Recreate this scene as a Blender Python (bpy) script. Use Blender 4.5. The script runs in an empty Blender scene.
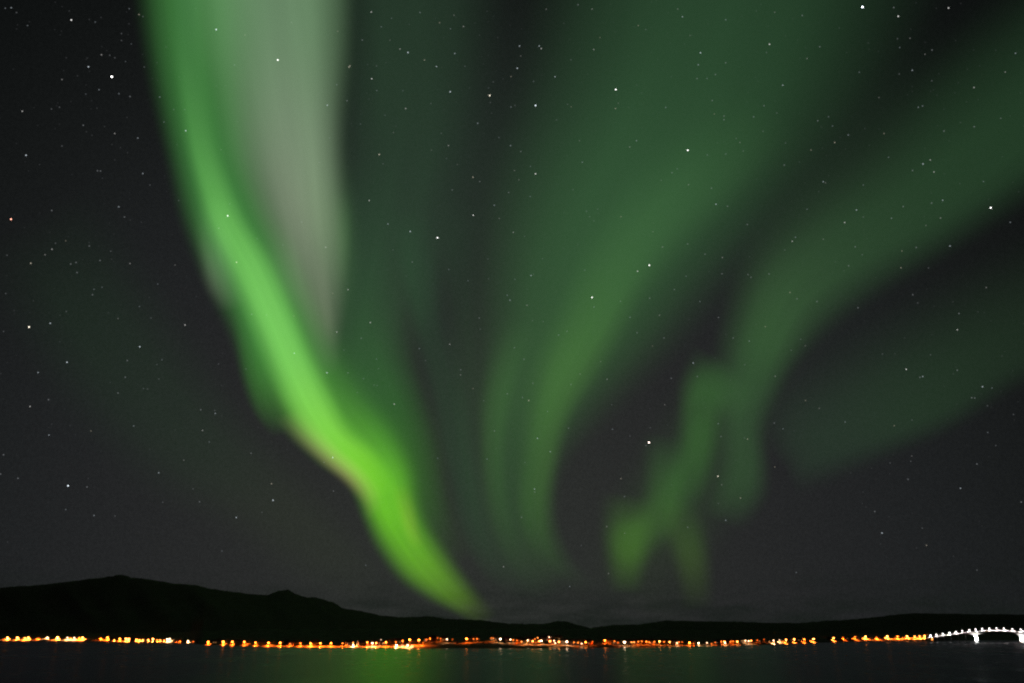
import bpy, bmesh, math, random
from mathutils import Vector, Matrix

random.seed(11)
SC = bpy.context.scene
COL = SC.collection
W, H = 1024, 683

# ------------------------------------------------------------------ camera
LENS = 28.0
FPX = W * LENS / 36.0
EYE = Vector((0.0, 0.0, 15.0))          # standing on a low bank, 15 m above the sound
HORIZON = 637.0
TILT = math.atan((HORIZON - H / 2) / FPX)
cam_data = bpy.data.cameras.new("camera")
cam_data.lens = LENS
cam_data.sensor_width = 36.0
cam_data.clip_start = 1.0
cam_data.clip_end = 3.0e6
cam = bpy.data.objects.new("camera", cam_data)
cam.location = EYE
cam.rotation_euler = (math.pi / 2 + TILT, 0, 0)
COL.objects.link(cam)
SC.camera = cam

# ------------------------------------------------------------------ world: moonless night sky, airglow strongest low in the north
world = bpy.data.worlds.new("World")
SC.world = world
world.use_nodes = True
wn = world.node_tree
wn.nodes.clear()


def lin(c):
    return tuple((x / 255 / 12.92) if x / 255 <= 0.04045 else ((x / 255 + 0.055) / 1.055) ** 2.4 for x in c)


def pixdir(px, py):
    x, y = (px - W / 2) / FPX, (H / 2 - py) / FPX
    c, s = math.cos(TILT), math.sin(TILT)
    return Vector((x, c - y * s, s + y * c)).normalized()


def wnode(t, **kw):
    n = wn.nodes.new(t)
    for k, v in kw.items():
        setattr(n, k, v)
    return n


sky = wnode('ShaderNodeTexSky', sky_type='NISHITA')
sky.sun_disc = False
sky.sun_elevation = math.radians(-6)
sky.sun_rotation = math.radians(15)
bg_sky = wnode('ShaderNodeBackground')
bg_sky.inputs['Strength'].default_value = 0.0005
wn.links.new(sky.outputs[0], bg_sky.inputs['Color'])
tc = wnode('ShaderNodeTexCoord')
glow_dir = pixdir(470, 585)
dot = wnode('ShaderNodeVectorMath', operation='DOT_PRODUCT')
dot.inputs[1].default_value = glow_dir
wn.links.new(tc.outputs['Generated'], dot.inputs[0])
arc = wnode('ShaderNodeMath', operation='ARCCOSINE')
wn.links.new(dot.outputs['Value'], arc.inputs[0])
nrm = wnode('ShaderNodeMath', operation='DIVIDE')
nrm.inputs[1].default_value = math.radians(60)
wn.links.new(arc.outputs[0], nrm.inputs[0])
ramp = wnode('ShaderNodeValToRGB')
ramp.color_ramp.interpolation = 'B_SPLINE'
AIR = [(0, (44, 47, 44)), (9, (43, 45, 43)), (17, (39, 40, 40)), (24, (35, 36, 37)), (31, (30, 32, 33)), (38, (23, 25, 25)), (46, (15, 17, 17)), (60, (9, 11, 11))]
el = ramp.color_ramp.elements
while len(el) < len(AIR):
    el.new(0.5)
for e, (deg, c) in zip(el, AIR):
    e.position = deg / 60
    e.color = (*lin(c), 1)
wn.links.new(nrm.outputs[0], ramp.inputs[0])
# thin low cloud over the hills: long flat streaks, only just above the horizon
mp = wnode('ShaderNodeMapping')
mp.inputs['Scale'].default_value = (16, 16, 75)
wn.links.new(tc.outputs['Generated'], mp.inputs[0])
cn = wnode('ShaderNodeTexNoise')
cn.inputs['Scale'].default_value = 1.0
cn.inputs['Detail'].default_value = 7
wn.links.new(mp.outputs[0], cn.inputs['Vector'])
sep = wnode('ShaderNodeSeparateXYZ')
wn.links.new(tc.outputs['Generated'], sep.inputs[0])
mr = wnode('ShaderNodeMapRange')
mr.inputs[1].default_value = 0.012
mr.inputs[2].default_value = 0.075
mr.inputs[3].default_value = 1.0
mr.inputs[4].default_value = 0.0
wn.links.new(sep.outputs['Z'], mr.inputs[0])
cm = wnode('ShaderNodeMapRange')
cm.inputs[1].default_value = 0.35
cm.inputs[2].default_value = 0.68
cm.inputs[3].default_value = 0.0
cm.inputs[4].default_value = 0.85
wn.links.new(cn.outputs[0], cm.inputs[0])
cmul = wnode('ShaderNodeMath', operation='MULTIPLY')
wn.links.new(mr.outputs[0], cmul.inputs[0])
wn.links.new(cm.outputs[0], cmul.inputs[1])
cmix = wnode('ShaderNodeMix', data_type='RGBA')
cmix.inputs[7].default_value = (*lin((22, 28, 24)), 1)
wn.links.new(cmul.outputs[0], cmix.inputs[0])
wn.links.new(ramp.outputs[0], cmix.inputs[6])
# fine noise put into the airglow to imitate film grain
gn = wnode('ShaderNodeTexNoise')
gn.inputs['Scale'].default_value = 420
gn.inputs['Detail'].default_value = 1
wn.links.new(tc.outputs['Generated'], gn.inputs['Vector'])
gr = wnode('ShaderNodeMapRange')
gr.inputs[1].default_value = 0.25
gr.inputs[2].default_value = 0.75
gr.inputs[3].default_value = 0.86
gr.inputs[4].default_value = 1.14
wn.links.new(gn.outputs[0], gr.inputs[0])
bg = wnode('ShaderNodeBackground')
wn.links.new(cmix.outputs[2], bg.inputs['Color'])
wn.links.new(gr.outputs[0], bg.inputs['Strength'])
add = wnode('ShaderNodeAddShader')
wn.links.new(bg.outputs[0], add.inputs[0])
wn.links.new(bg_sky.outputs[0], add.inputs[1])
wo = wnode('ShaderNodeOutputWorld')
wn.links.new(add.outputs[0], wo.inputs[0])

# weak added sun lamp; nothing in this night sky gives such light
sun_d = bpy.data.lights.new("added_sun", 'SUN')
sun_d.energy = 0.002
sun_d.angle = math.radians(0.5)
sun_d.color = (1, 0.95, 0.88)
sun = bpy.data.objects.new("added_sun", sun_d)
sun.rotation_euler = (math.radians(60), 0, math.radians(25))
COL.objects.link(sun)

SC.view_settings.view_transform = 'Standard'
SC.view_settings.look = 'None'
SC.view_settings.exposure = 0.0
SC.view_settings.gamma = 1.0
SC.view_settings.use_curve_mapping = False
SC.render.engine = 'CYCLES'
SC.render.dither_intensity = 2.0
SC.cycles.filter_width = 2.25
SC.cycles.transparent_max_bounces = 96
SC.cycles.max_bounces = 6
SC.cycles.diffuse_bounces = 2
SC.cycles.glossy_bounces = 3
SC.cycles.use_denoising = True
SC.cycles.denoiser = 'OPENIMAGEDENOISE'
SC.cycles.sample_clamp_indirect = 20.0
SC.cycles.use_adaptive_sampling = False

# ------------------------------------------------------------------ helpers


def tag(o, label=None, cat=None, group=None, kind=None):
    if label:
        o['label'] = label
    if cat:
        o['category'] = cat
    if group:
        o['group'] = group
    if kind:
        o['kind'] = kind
    return o


def empty(name, loc, rz=0.0):
    o = bpy.data.objects.new(name, None)
    o.location = loc
    o.rotation_euler = (0, 0, rz)
    o.empty_display_size = 1
    COL.objects.link(o)
    return o


def link(name, me, mat=None, parent=None):
    o = bpy.data.objects.new(name, me)
    COL.objects.link(o)
    if parent is not None:
        o.parent = parent
    if mat is not None:
        if not me.materials:
            me.materials.append(mat)
        if me.materials[0] is not mat:
            o.material_slots[0].link = 'OBJECT'
            o.material_slots[0].material = mat
    return o


def mesh(name, verts, faces, smooth=False):
    me = bpy.data.meshes.new(name)
    me.from_pydata([tuple(v) for v in verts], [], faces)
    me.update()
    if smooth:
        me.polygons.foreach_set('use_smooth', [True] * len(me.polygons))
    return me


def bm_mesh(name, bm, smooth=False):
    me = bpy.data.meshes.new(name)
    bm.to_mesh(me)
    bm.free()
    if smooth:
        me.polygons.foreach_set('use_smooth', [True] * len(me.polygons))
    return me


def add_box(bm, c, s, rz=0.0, taper=1.0):
    m = Matrix.Translation(c) @ Matrix.Rotation(rz, 4, 'Z')
    vs = []
    for z in (-.5, .5):
        k = taper if z > 0 else 1.0
        for x, y in ((-.5, -.5), (.5, -.5), (.5, .5), (-.5, .5)):
            vs.append(bm.verts.new(m @ Vector((x * s[0] * k, y * s[1] * k, z * s[2]))))
    for f in ((3, 2, 1, 0), (4, 5, 6, 7), (0, 1, 5, 4), (1, 2, 6, 5), (2, 3, 7, 6), (3, 0, 4, 7)):
        bm.faces.new([vs[i] for i in f])


def add_tube(bm, p, q, r0, r1, n=8):
    p, q = Vector(p), Vector(q)
    d = (q - p).normalized()
    a = d.orthogonal().normalized()
    b = d.cross(a)
    A = [bm.verts.new(p + (a * math.cos(t) + b * math.sin(t)) * r0) for t in (2 * math.pi * i / n for i in range(n))]
    B = [bm.verts.new(q + (a * math.cos(t) + b * math.sin(t)) * r1) for t in (2 * math.pi * i / n for i in range(n))]
    for i in range(n):
        j = (i + 1) % n
        bm.faces.new((A[i], A[j], B[j], B[i]))
    bm.faces.new(A[::-1])
    bm.faces.new(B)


MATS = {}


def principled(name, base, rough=0.8, noise=None, scale=1.0, metallic=0.0):
    """procedural surface: base colour broken up by noise between base and `noise`"""
    if name in MATS:
        return MATS[name]
    m = bpy.data.materials.new(name)
    m.use_nodes = True
    nt = m.node_tree
    b = nt.nodes['Principled BSDF']
    b.inputs['Roughness'].default_value = rough
    b.inputs['Metallic'].default_value = metallic
    b.inputs['Base Color'].default_value = (*base, 1)
    if noise:
        t = nt.nodes.new('ShaderNodeTexCoord')
        n = nt.nodes.new('ShaderNodeTexNoise')
        n.inputs['Scale'].default_value = scale
        n.inputs['Detail'].default_value = 6
        nt.links.new(t.outputs['Object'], n.inputs['Vector'])
        r = nt.nodes.new('ShaderNodeValToRGB')
        r.color_ramp.elements[0].position = 0.35
        r.color_ramp.elements[1].position = 0.65
        r.color_ramp.elements[0].color = (*base, 1)
        r.color_ramp.elements[1].color = (*noise, 1)
        nt.links.new(n.outputs[0], r.inputs[0])
        nt.links.new(r.outputs[0], b.inputs['Base Color'])
    MATS[name] = m
    return m


def emitter(color, strength, sample=False):
    """something that gives off light; strengths snapped to a few steps so that materials are shared"""
    q = round(math.log(max(strength, 1e-4)) * 5) / 5
    key = ('emit', tuple(round(c, 2) for c in color), q, sample)
    if key in MATS:
        return MATS[key]
    m = bpy.data.materials.new('lamp_glow' if sample else 'starlight')
    m.use_nodes = True
    nt = m.node_tree
    nt.nodes.clear()
    e = nt.nodes.new('ShaderNodeEmission')
    e.inputs[0].default_value = (*color, 1)
    e.inputs[1].default_value = math.exp(q)
    o = nt.nodes.new('ShaderNodeOutputMaterial')
    nt.links.new(e.outputs[0], o.inputs[0])
    m.cycles.emission_sampling = 'AUTO' if sample else 'NONE'
    MATS[key] = m
    return m


def interp(tab, x):
    if x <= tab[0][0]:
        return tab[0][1]
    for (a, b), (c, d) in zip(tab, tab[1:]):
        if x <= c:
            return b + (d - b) * (x - a) / (c - a)
    return tab[-1][1]


def catmull(pts, t):
    """pts: list of equal-length tuples, t in 0..len-1"""
    n = len(pts)
    i = min(int(t), n - 2)
    f = t - i
    p1, p2 = pts[i], pts[i + 1]
    p0 = pts[i - 1] if i > 0 else tuple(2 * a - b for a, b in zip(p1, p2))
    p3 = pts[i + 2] if i + 2 < n else tuple(2 * b - a for a, b in zip(p1, p2))
    return tuple(0.5 * (2 * b + (c - a) * f + (2 * a - 5 * b + 4 * c - d) * f * f + (3 * b - a - 3 * c + d) * f ** 3)
                 for a, b, c, d in zip(p0, p1, p2, p3))


def az_of(px, py=640):
    d = pixdir(px, py)
    return math.atan2(d.x, d.y)


def ordinal(n):
    return f"{n}{'th' if 10 <= n % 100 <= 20 else {1: 'st', 2: 'nd', 3: 'rd'}.get(n % 10, 'th')}"


def noise1(x, seed=0):
    i = math.floor(x)
    f = x - i
    f = f * f * (3 - 2 * f)

    def h(k):
        return random.Random(k * 7919 + seed * 104729).random() * 2 - 1
    return h(i) * (1 - f) + h(i + 1) * f


def fbm1(x, seed=0, oct=4):
    return sum(noise1(x * 2 ** k, seed + k) / 2 ** k for k in range(oct))


# ------------------------------------------------------------------ the far shore
WATERLINE = [(-300, 641), (0, 640.6), (60, 641), (130, 641.6), (190, 643), (200, 644.5), (256, 646.4), (300, 647), (380, 647.6), (420, 648.1),
             (480, 648.4), (560, 648.1), (640, 647.2), (700, 646), (760, 645), (800, 643.3), (830, 642.4), (860, 641.4), (900, 641), (926, 641.1)]
R0 = []
for px, py in WATERLINE:
    d = pixdir(px, py)
    R0.append((math.atan2(d.x, d.y), -EYE.z / d.z * math.hypot(d.x, d.y)))
for px, r in ((932, 3250), (940, 3900), (955, 4500), (1024, 4900), (1300, 4600)):
    R0.append((az_of(px), r))


def r0(az):
    return interp(R0, az) + 6 * fbm1(az * 140, 3)


ZD = [(-60, -3), (0, 0), (6, 1.3), (14, 1.8), (60, 4.6), (140, 10.5), (420, 30)]


def terrain_z(az, d):
    k = max(0.0, min(1.0, (d - 18) / 60))
    return interp(ZD, d) + k * 1.6 * fbm1(az * 90 + d * 0.02, 5)


def ground_point(az, d):
    r = r0(az) + d
    return Vector((math.sin(az) * r, math.cos(az) * r, terrain_z(az, d)))


def spot_for(px, py, h):
    """where on the slope a light of height h stands so that it is seen at this place"""
    dr = pixdir(px, py)
    az = math.atan2(dr.x, dr.y)
    tanel = dr.z / math.hypot(dr.x, dr.y)
    d = 9.0
    while d < 415:
        r = r0(az) + d
        if terrain_z(az, d) + h >= EYE.z + tanel * r:
            break
        d += 1.0
    r = r0(az) + d
    g = ground_point(az, d)
    return g, az, max(2.0, min(h, EYE.z + tanel * r - g.z))


m_ground = principled('shore_ground', (0.10, 0.085, 0.055), 0.95, (0.22, 0.19, 0.14), 0.06)
m_road = principled('asphalt', (0.05, 0.05, 0.052), 0.85, (0.075, 0.073, 0.07), 0.3)
m_hill = principled('heather_slope', (0.06, 0.015, 0.02), 0.95, (0.085, 0.026, 0.03), 0.004)
m_far = principled('far_hill_rock', (0.05, 0.016, 0.022), 0.95, (0.07, 0.028, 0.032), 0.002)


def polar_sheet(name, azs, rows, fn, mat):
    vs, fs = [], []
    n = len(rows)
    for a in azs:
        for r in rows:
            vs.append(fn(a, r))
    for i in range(len(azs) - 1):
        for j in range(n - 1):
            k = i * n + j
            fs.append((k, k + 1, k + n + 1, k + n))
    o = link(name, mesh(name, vs, fs, True), mat)
    return tag(o, kind='structure')


AZ = [az_of(-420) + (az_of(1420) - az_of(-420)) * i / 640 for i in range(641)]
ROWS = [-60, -20, 0, 3, 7, 10, 14, 20, 30, 42, 60, 85, 110, 140, 180, 220, 260, 300, 340, 380, 420]
polar_sheet('ground', AZ, ROWS, ground_point, m_ground)
RAZ = [a for a in AZ if az_of(-380) < a < az_of(927)]


def road_point(az, d):
    p = ground_point(az, d)
    p.z += 0.06
    return p


polar_sheet('road', RAZ, [15.5, 16.5, 18, 20, 21.5], road_point, m_road)

CREST = [(-420, 600), (-200, 598), (-60, 591), (0, 588), (20, 586), (40, 585), (60, 582.5), (85, 579.5), (105, 577.3), (121, 574.6), (132, 577.6),
         (150, 579.4), (175, 583.5), (195, 585), (210, 588.5), (235, 592), (256, 594.5), (268, 595), (278, 591), (288, 589.3), (296, 594),
         (306, 597.5), (316, 597), (330, 601.5), (335, 603), (342, 608), (360, 611), (380, 615.3), (400, 617.3), (420, 616.5), (432, 616.3),
         (445, 618.8), (465, 619.3), (482, 620), (495, 622), (512, 624), (540, 626), (560, 628), (600, 630.5), (700, 633), (800, 633), (900, 634), (1420, 634)]
FARCREST = [(-420, 630), (380, 630), (480, 628), (512, 623.5), (530, 624), (545, 623.5), (558, 621), (568, 621.5), (575, 624), (590, 628), (600, 626.5),
            (612, 625), (640, 624.3), (655, 622), (665, 620.5), (700, 621), (735, 621.5), (760, 622.5), (800, 623), (830, 620.5), (850, 619.5),
            (880, 616.5), (900, 614), (912, 613), (940, 613.5), (980, 614), (1024, 614.5), (1150, 612), (1420, 618)]


def crest_table(tab, rc, jag):
    out = []
    for px, py in tab:
        d = pixdir(px, py)
        out.append((math.atan2(d.x, d.y), EYE.z + rc * d.z / math.hypot(d.x, d.y)))
    return lambda az: interp(out, az) + jag * fbm1(az * 260, 17)


def make_range(name, rc, back, base_r, base_z, tab, jag, power, mat):
    ct = crest_table(tab, rc, jag)

    def fn(az, t):
        rb, zb = base_r(az), base_z(az)
        zc = ct(az)
        if t > 1:
            r = rc + (t - 1) * back
            return Vector((math.sin(az) * r, math.cos(az) * r, zc - (t - 1) * (zc + 60)))
        r = rb + (rc - rb) * t
        z = zb + (zc - zb) * t ** power
        z += 0.10 * (zc - zb) * 4 * t * (1 - t) * (fbm1(az * 40 + t * 2, 23) * 0.5 + fbm1(az * 9 - t * 7, 29) * 0.5)
        return Vector((math.sin(az) * r, math.cos(az) * r, z))
    az2 = [az_of(-420) + (az_of(1420) - az_of(-420)) * i / 900 for i in range(901)]
    return polar_sheet(name, az2, [i / 16 for i in range(17)] + [1.25, 1.6, 2], fn, mat)


make_range('mountain', 7000, 3000, lambda a: r0(a) + 419, lambda a: terrain_z(a, 419) - 0.4, CREST, 2.5, 1.25, m_hill)
make_range('hills', 13000, 4000, lambda a: 7600, lambda a: 4.0, FARCREST, 4, 1.2, m_far)

# ------------------------------------------------------------------ water: long-exposed sound, ripples smoothed into a soft sheen
m_water = bpy.data.materials.new('night_water')
m_water.use_nodes = True
nt = m_water.node_tree
nt.nodes.clear()
pb = nt.nodes.new('ShaderNodeBsdfGlossy')
pb.distribution = 'BECKMANN'
pb.inputs['Color'].default_value = (0.50, 0.52, 0.56, 1)
deep = nt.nodes.new('ShaderNodeBsdfDiffuse')
deep.inputs['Color'].default_value = (0.004, 0.006, 0.006, 1)
fres = nt.nodes.new('ShaderNodeFresnel')
fres.inputs['IOR'].default_value = 1.333
wmix = nt.nodes.new('ShaderNodeMixShader')
nt.links.new(fres.outputs[0], wmix.inputs[0])
nt.links.new(deep.outputs[0], wmix.inputs[1])
nt.links.new(pb.outputs[0], wmix.inputs[2])
wout = nt.nodes.new('ShaderNodeOutputMaterial')
nt.links.new(wmix.outputs[0], wout.inputs[0])
geo = nt.nodes.new('ShaderNodeNewGeometry')
mpw = nt.nodes.new('ShaderNodeMapping')
mpw.inputs['Scale'].default_value = (0.02, 0.006, 1)
nt.links.new(geo.outputs['Position'], mpw.inputs[0])
nw = nt.nodes.new('ShaderNodeTexNoise')
nw.inputs['Scale'].default_value = 1
nw.inputs['Detail'].default_value = 4
nt.links.new(mpw.outputs[0], nw.inputs['Vector'])
mrw = nt.nodes.new('ShaderNodeMapRange')
mrw.inputs[3].default_value = 0.24
mrw.inputs[4].default_value = 0.30
nt.links.new(nw.outputs[0], mrw.inputs[0])
nt.links.new(mrw.outputs[0], pb.inputs['Roughness'])
S = 60000
water = link('water', mesh('water', [(-S, -S, 0), (S, -S, 0), (S, S, 0), (-S, S, 0)], [(0, 1, 2, 3)]), m_water)
tag(water, kind='structure')

# ------------------------------------------------------------------ the aurora: glowing curtains of air, each a thin folded body high in the sky
BASE = (44, 46, 44)


def aurora_material(cols, soft, rays):
    m = bpy.data.materials.new('aurora_glow')
    m.use_nodes = True
    t = m.node_tree
    t.nodes.clear()

    def nd(k, **kw):
        n = t.nodes.new(k)
        for a, b in kw.items():
            setattr(n, a, b)
        return n
    uv = nd('ShaderNodeUVMap')
    sp = nd('ShaderNodeSeparateXYZ')
    t.links.new(uv.outputs[0], sp.inputs[0])
    # across the curtain: dark at both rims, bright in the middle
    a = nd('ShaderNodeMath', operation='MULTIPLY_ADD')
    a.inputs[1].default_value = 2
    a.inputs[2].default_value = -1
    t.links.new(sp.outputs['Y'], a.inputs[0])
    b = nd('ShaderNodeMath', operation='ABSOLUTE')
    t.links.new(a.outputs[0], b.inputs[0])
    c = nd('ShaderNodeMapRange', interpolation_type='SMOOTHERSTEP')
    c.inputs[1].default_value = 1
    c.inputs[2].default_value = 0
    t.links.new(b.outputs[0], c.inputs[0])
    p = nd('ShaderNodeMath', operation='POWER')
    p.inputs[1].default_value = soft
    t.links.new(c.outputs[0], p.inputs[0])
    # along the curtain: colour and brightness of the glowing air
    r = nd('ShaderNodeValToRGB')
    e = r.color_ramp.elements
    ks = [tuple(2 * x - y for x, y in zip(cols[0], cols[1]))] + cols + [tuple(2 * x - y for x, y in zip(cols[-1], cols[-2]))]
    while len(e) < 32:
        e.new(0.5)
    for i, q in enumerate(e):
        w = i / 31 * (len(cols) - 1)
        k = min(int(w), len(cols) - 2)
        f = w - k
        wt = ((1 - f) ** 3 / 6, (3 * f ** 3 - 6 * f * f + 4) / 6, (-3 * f ** 3 + 3 * f * f + 3 * f + 1) / 6, f ** 3 / 6)
        pad = ks[k:k + 4]
        q.position = i / 31
        q.color = (*[max(0.0, sum(a_ * b_[ch] for a_, b_ in zip(wt, pad))) for ch in range(3)], 1)
    t.links.new(sp.outputs['X'], r.inputs[0])
    # faint rays
    mp = nd('ShaderNodeMapping')
    mp.inputs['Scale'].default_value = (2.2, 7.0, 1)
    t.links.new(uv.outputs[0], mp.inputs[0])
    n = nd('ShaderNodeTexNoise')
    n.inputs['Scale'].default_value = 1
    n.inputs['Detail'].default_value = 2
    t.links.new(mp.outputs[0], n.inputs['Vector'])
    rr = nd('ShaderNodeMapRange')
    rr.inputs[1].default_value = 0.25
    rr.inputs[2].default_value = 0.75
    rr.inputs[3].default_value = 1 - rays
    rr.inputs[4].default_value = 1 + rays
    t.links.new(n.outputs[0], rr.inputs[0])
    mu = nd('ShaderNodeMath', operation='MULTIPLY')
    t.links.new(p.outputs[0], mu.inputs[0])
    t.links.new(rr.outputs[0], mu.inputs[1])
    hf = nd('ShaderNodeMath', operation='MULTIPLY')
    hf.inputs[1].default_value = 0.5          # front and back of the curtain each give half
    t.links.new(mu.outputs[0], hf.inputs[0])
    em = nd('ShaderNodeEmission')
    t.links.new(r.outputs[0], em.inputs[0])
    t.links.new(hf.outputs[0], em.inputs[1])
    tr = nd('ShaderNodeBsdfTransparent')
    ad = nd('ShaderNodeAddShader')
    t.links.new(em.outputs[0], ad.inputs[0])
    t.links.new(tr.outputs[0], ad.inputs[1])
    o = nd('ShaderNodeOutputMaterial')
    t.links.new(ad.outputs[0], o.inputs[0])
    m.cycles.emission_sampling = 'NONE'
    return m


def sky_point(px, py, height, lift=0.0):
    d = pixdir(px, py)
    dist = (height + lift) / (max(d.z, 0.0) + 0.16)
    return EYE + d * dist


def curtain(name, stations, parent, height=30000, under=BASE, soft=1.0, rays=0.12, gain=1.0, nu=72, nv=28):
    """stations: (left x, y, crest x, y, right x, y, (r, g, b) seen there)"""
    geo_st = [s[:6] for s in stations]
    cols = []
    for s in stations:
        c = s[6]
        if under is None:
            deg = math.degrees(pixdir(s[2], s[3]).angle(glow_dir))
            u0 = lin(tuple(interp([(q, col[k]) for q, col in AIR], deg) for k in range(3)))
        else:
            u0 = lin(under)
        cols.append((0, 0, 0) if c == 0 else tuple(max(0.0, a - b) * gain for a, b in zip(lin(c), u0)))
    n = len(stations)
    vs, uvs, fs = [], [], []
    for side in (1, -1):
        for i in range(nu + 1):
            u = i / nu
            s = catmull(geo_st, u * (n - 1))
            for j in range(nv + 1):
                v = j / nv
                if v <= .5:
                    k = v * 2
                    x, y = s[0] + (s[2] - s[0]) * k, s[1] + (s[3] - s[1]) * k
                else:
                    k = v * 2 - 1
                    x, y = s[2] + (s[4] - s[2]) * k, s[3] + (s[5] - s[3]) * k
                w = (1 - abs(2 * v - 1)) * math.sin(math.pi * min(1, max(0, u))) ** 0.5
                vs.append(sky_point(x, y, height, side * 900 * w))
                uvs.append((u, v))
    m = (nu + 1) * (nv + 1)
    for sd in (0, 1):
        for i in range(nu):
            for j in range(nv):
                k = sd * m + i * (nv + 1) + j
                q = (k, k + 1, k + nv + 2, k + nv + 1)
                fs.append(q if sd == 0 else q[::-1])
    vs = [v - parent.location for v in vs]
    me = mesh(name, vs, fs, True)
    lay = me.uv_layers.new(name='UVMap')
    for lp in me.loops:
        lay.data[lp.index].uv = uvs[lp.vertex_index]
    return link(name, me, aurora_material(cols, soft, rays), parent)


GA = "aurora curtains across the sky"
# --- the bright curtain
A = empty('aurora_curtain', EYE + pixdir(475, 606) * 150000)
tag(A, 'brightest aurora curtain, vivid green, sweeping from upper left down to the hills', 'aurora', GA)
curtain('glow', [
    (118, -60, 182, -60, 290, -50, (60, 114, 58)),
    (130, 30, 188, 35, 290, 45, (60, 116, 58)),
    (142, 95, 197, 105, 290, 115, (60, 118, 58)),
    (158, 160, 208, 168, 290, 172, (64, 126, 62)),
    (172, 222, 226, 222, 296, 205, (70, 136, 66)),
    (196, 286, 250, 274, 316, 245, (74, 140, 68)),
    (220, 336, 272, 324, 340, 300, (74, 144, 66)),
    (238, 384, 294, 374, 360, 345, (72, 142, 60)),
    (266, 424, 320, 415, 382, 385, (80, 150, 56)),
    (308, 464, 350, 450, 408, 420, (90, 164, 52)),
    (342, 488, 376, 480, 424, 460, (104, 186, 50)),
    (357, 522, 388, 512, 430, 500, (106, 188, 44)),
    (370, 552, 401, 535, 438, 522, (96, 170, 34)),
    (394, 584, 420, 562, 452, 543, (98, 160, 28)),
    (424, 604, 441, 584, 466, 564, (88, 134, 28)),
    (448, 615, 461, 602, 480, 584, (72, 98, 30)),
    (464, 624, 474, 611, 490, 596, (58, 70, 36)),
    (482, 636, 489, 623, 504, 610, 0)], A, 30000, under=None, gain=0.96, soft=1.0, rays=0.10, nu=110)
curtain('strand', [
    (164, -60, 184, -60, 206, -58, (70, 128, 66)),
    (168, 50, 188, 52, 211, 54, (74, 134, 68)),
    (177, 130, 198, 132, 223, 134, (82, 148, 72)),
    (188, 180, 211, 182, 237, 180, (92, 162, 78)),
    (201, 228, 227, 225, 255, 220, (102, 176, 83)),
    (221, 277, 250, 268, 281, 258, (110, 188, 88)),
    (242, 329, 272, 316, 303, 304, (116, 194, 92)),
    (260, 377, 292, 362, 322, 350, (118, 196, 92)),
    (278, 420, 311, 403, 341, 390, (122, 198, 86)),
    (306, 454, 333, 437, 356, 424, (118, 194, 78)),
    (338, 482, 361, 464, 384, 450, (104, 176, 62)),
    (358, 512, 383, 498, 404, 488, 0)], A, 30500, under=(70, 132, 63), rays=0.10, nu=90)
curtain('skirt', [
    (300, 150, 350, 160, 425, 150, 0),
    (300, 240, 350, 245, 425, 230, (45, 54, 46)),
    (305, 310, 352, 312, 420, 300, (46, 61, 47)),
    (318, 370, 366, 364, 428, 345, (48, 76, 48)),
    (340, 425, 388, 412, 440, 390, (53, 94, 49)),
    (362, 475, 404, 460, 454, 435, (53, 92, 44)),
    (380, 520, 418, 505, 462, 490, (52, 84, 42)),
    (400, 556, 432, 540, 474, 525, (48, 62, 42)),
    (430, 580, 456, 566, 490, 552, 0)], A, 32000, rays=0.05)
curtain('lobe', [
    (188, 190, 214, 195, 240, 200, 0),
    (188, 225, 212, 230, 240, 235, (62, 82, 58)),
    (192, 255, 214, 262, 244, 262, (80, 92, 76)),
    (198, 285, 220, 290, 250, 285, (72, 74, 68)),
    (212, 312, 230, 312, 255, 305, 0)], A, 29000, nu=30)
curtain('fringe', [
    (268, 420, 285, 412, 305, 402, 0),
    (290, 444, 306, 435, 324, 424, (92, 92, 66)),
    (316, 466, 330, 457, 344, 446, (112, 88, 78)),
    (340, 486, 352, 476, 366, 464, (112, 88, 76)),
    (358, 506, 368, 496, 384, 486, (86, 78, 60)),
    (366, 526, 374, 516, 388, 508, 0)], A, 28000, nu=40)
curtain('fold', [
    (385, 480, 398, 484, 414, 480, 0),
    (392, 508, 405, 508, 420, 505, (78, 74, 48)),
    (398, 530, 411, 530, 424, 528, (82, 74, 52)),
    (408, 552, 418, 550, 430, 546, 0)], A, 27500, nu=24)

curtain('lobe', [
    (226, 300, 242, 304, 262, 306, 0),
    (230, 340, 248, 344, 270, 344, (50, 76, 48)),
    (236, 380, 256, 384, 278, 382, (53, 86, 48)),
    (248, 412, 266, 414, 286, 408, (52, 76, 47)),
    (268, 440, 282, 436, 298, 426, 0)], A, 29500, nu=36)

# --- the pale curtain
B = empty('aurora_curtain', EYE + pixdir(330, 370) * 90000)
tag(B, 'pale grey-green aurora curtain with a crisp right edge beside the brightest one', 'aurora', GA)
curtain('strand', [
    (160, -60, 274, -60, 360, -60, (98, 130, 97)),
    (178, 30, 286, 30, 358, 30, (105, 135, 102)),
    (198, 90, 293, 90, 353, 90, (113, 138, 108)),
    (214, 150, 301, 150, 350, 150, (122, 141, 115)),
    (236, 200, 306, 200, 352, 200, (122, 138, 113)),
    (255, 240, 311, 240, 354, 240, (114, 128, 105)),
    (269, 283, 316, 280, 354, 280, (98, 108, 90)),
    (292, 322, 322, 318, 350, 315, (84, 88, 76)),
    (304, 352, 327, 346, 346, 340, (66, 67, 62)),
    (316, 385, 331, 378, 344, 370, 0)], B, 34000, under=None, gain=0.95, soft=0.75, rays=0.07)
curtain('streak', [
    (270, -60, 325, -60, 362, -60, (68, 84, 66)),
    (274, 60, 326, 60, 362, 60, (60, 74, 58)),
    (280, 140, 320, 140, 358, 140, (54, 64, 53)),
    (290, 220, 331, 220, 366, 220, (64, 86, 60)),
    (302, 290, 337, 285, 366, 280, (50, 58, 48)),
    (312, 340, 336, 330, 356, 325, 0)], B, 35000, soft=0.85, rays=0.05)

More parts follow.
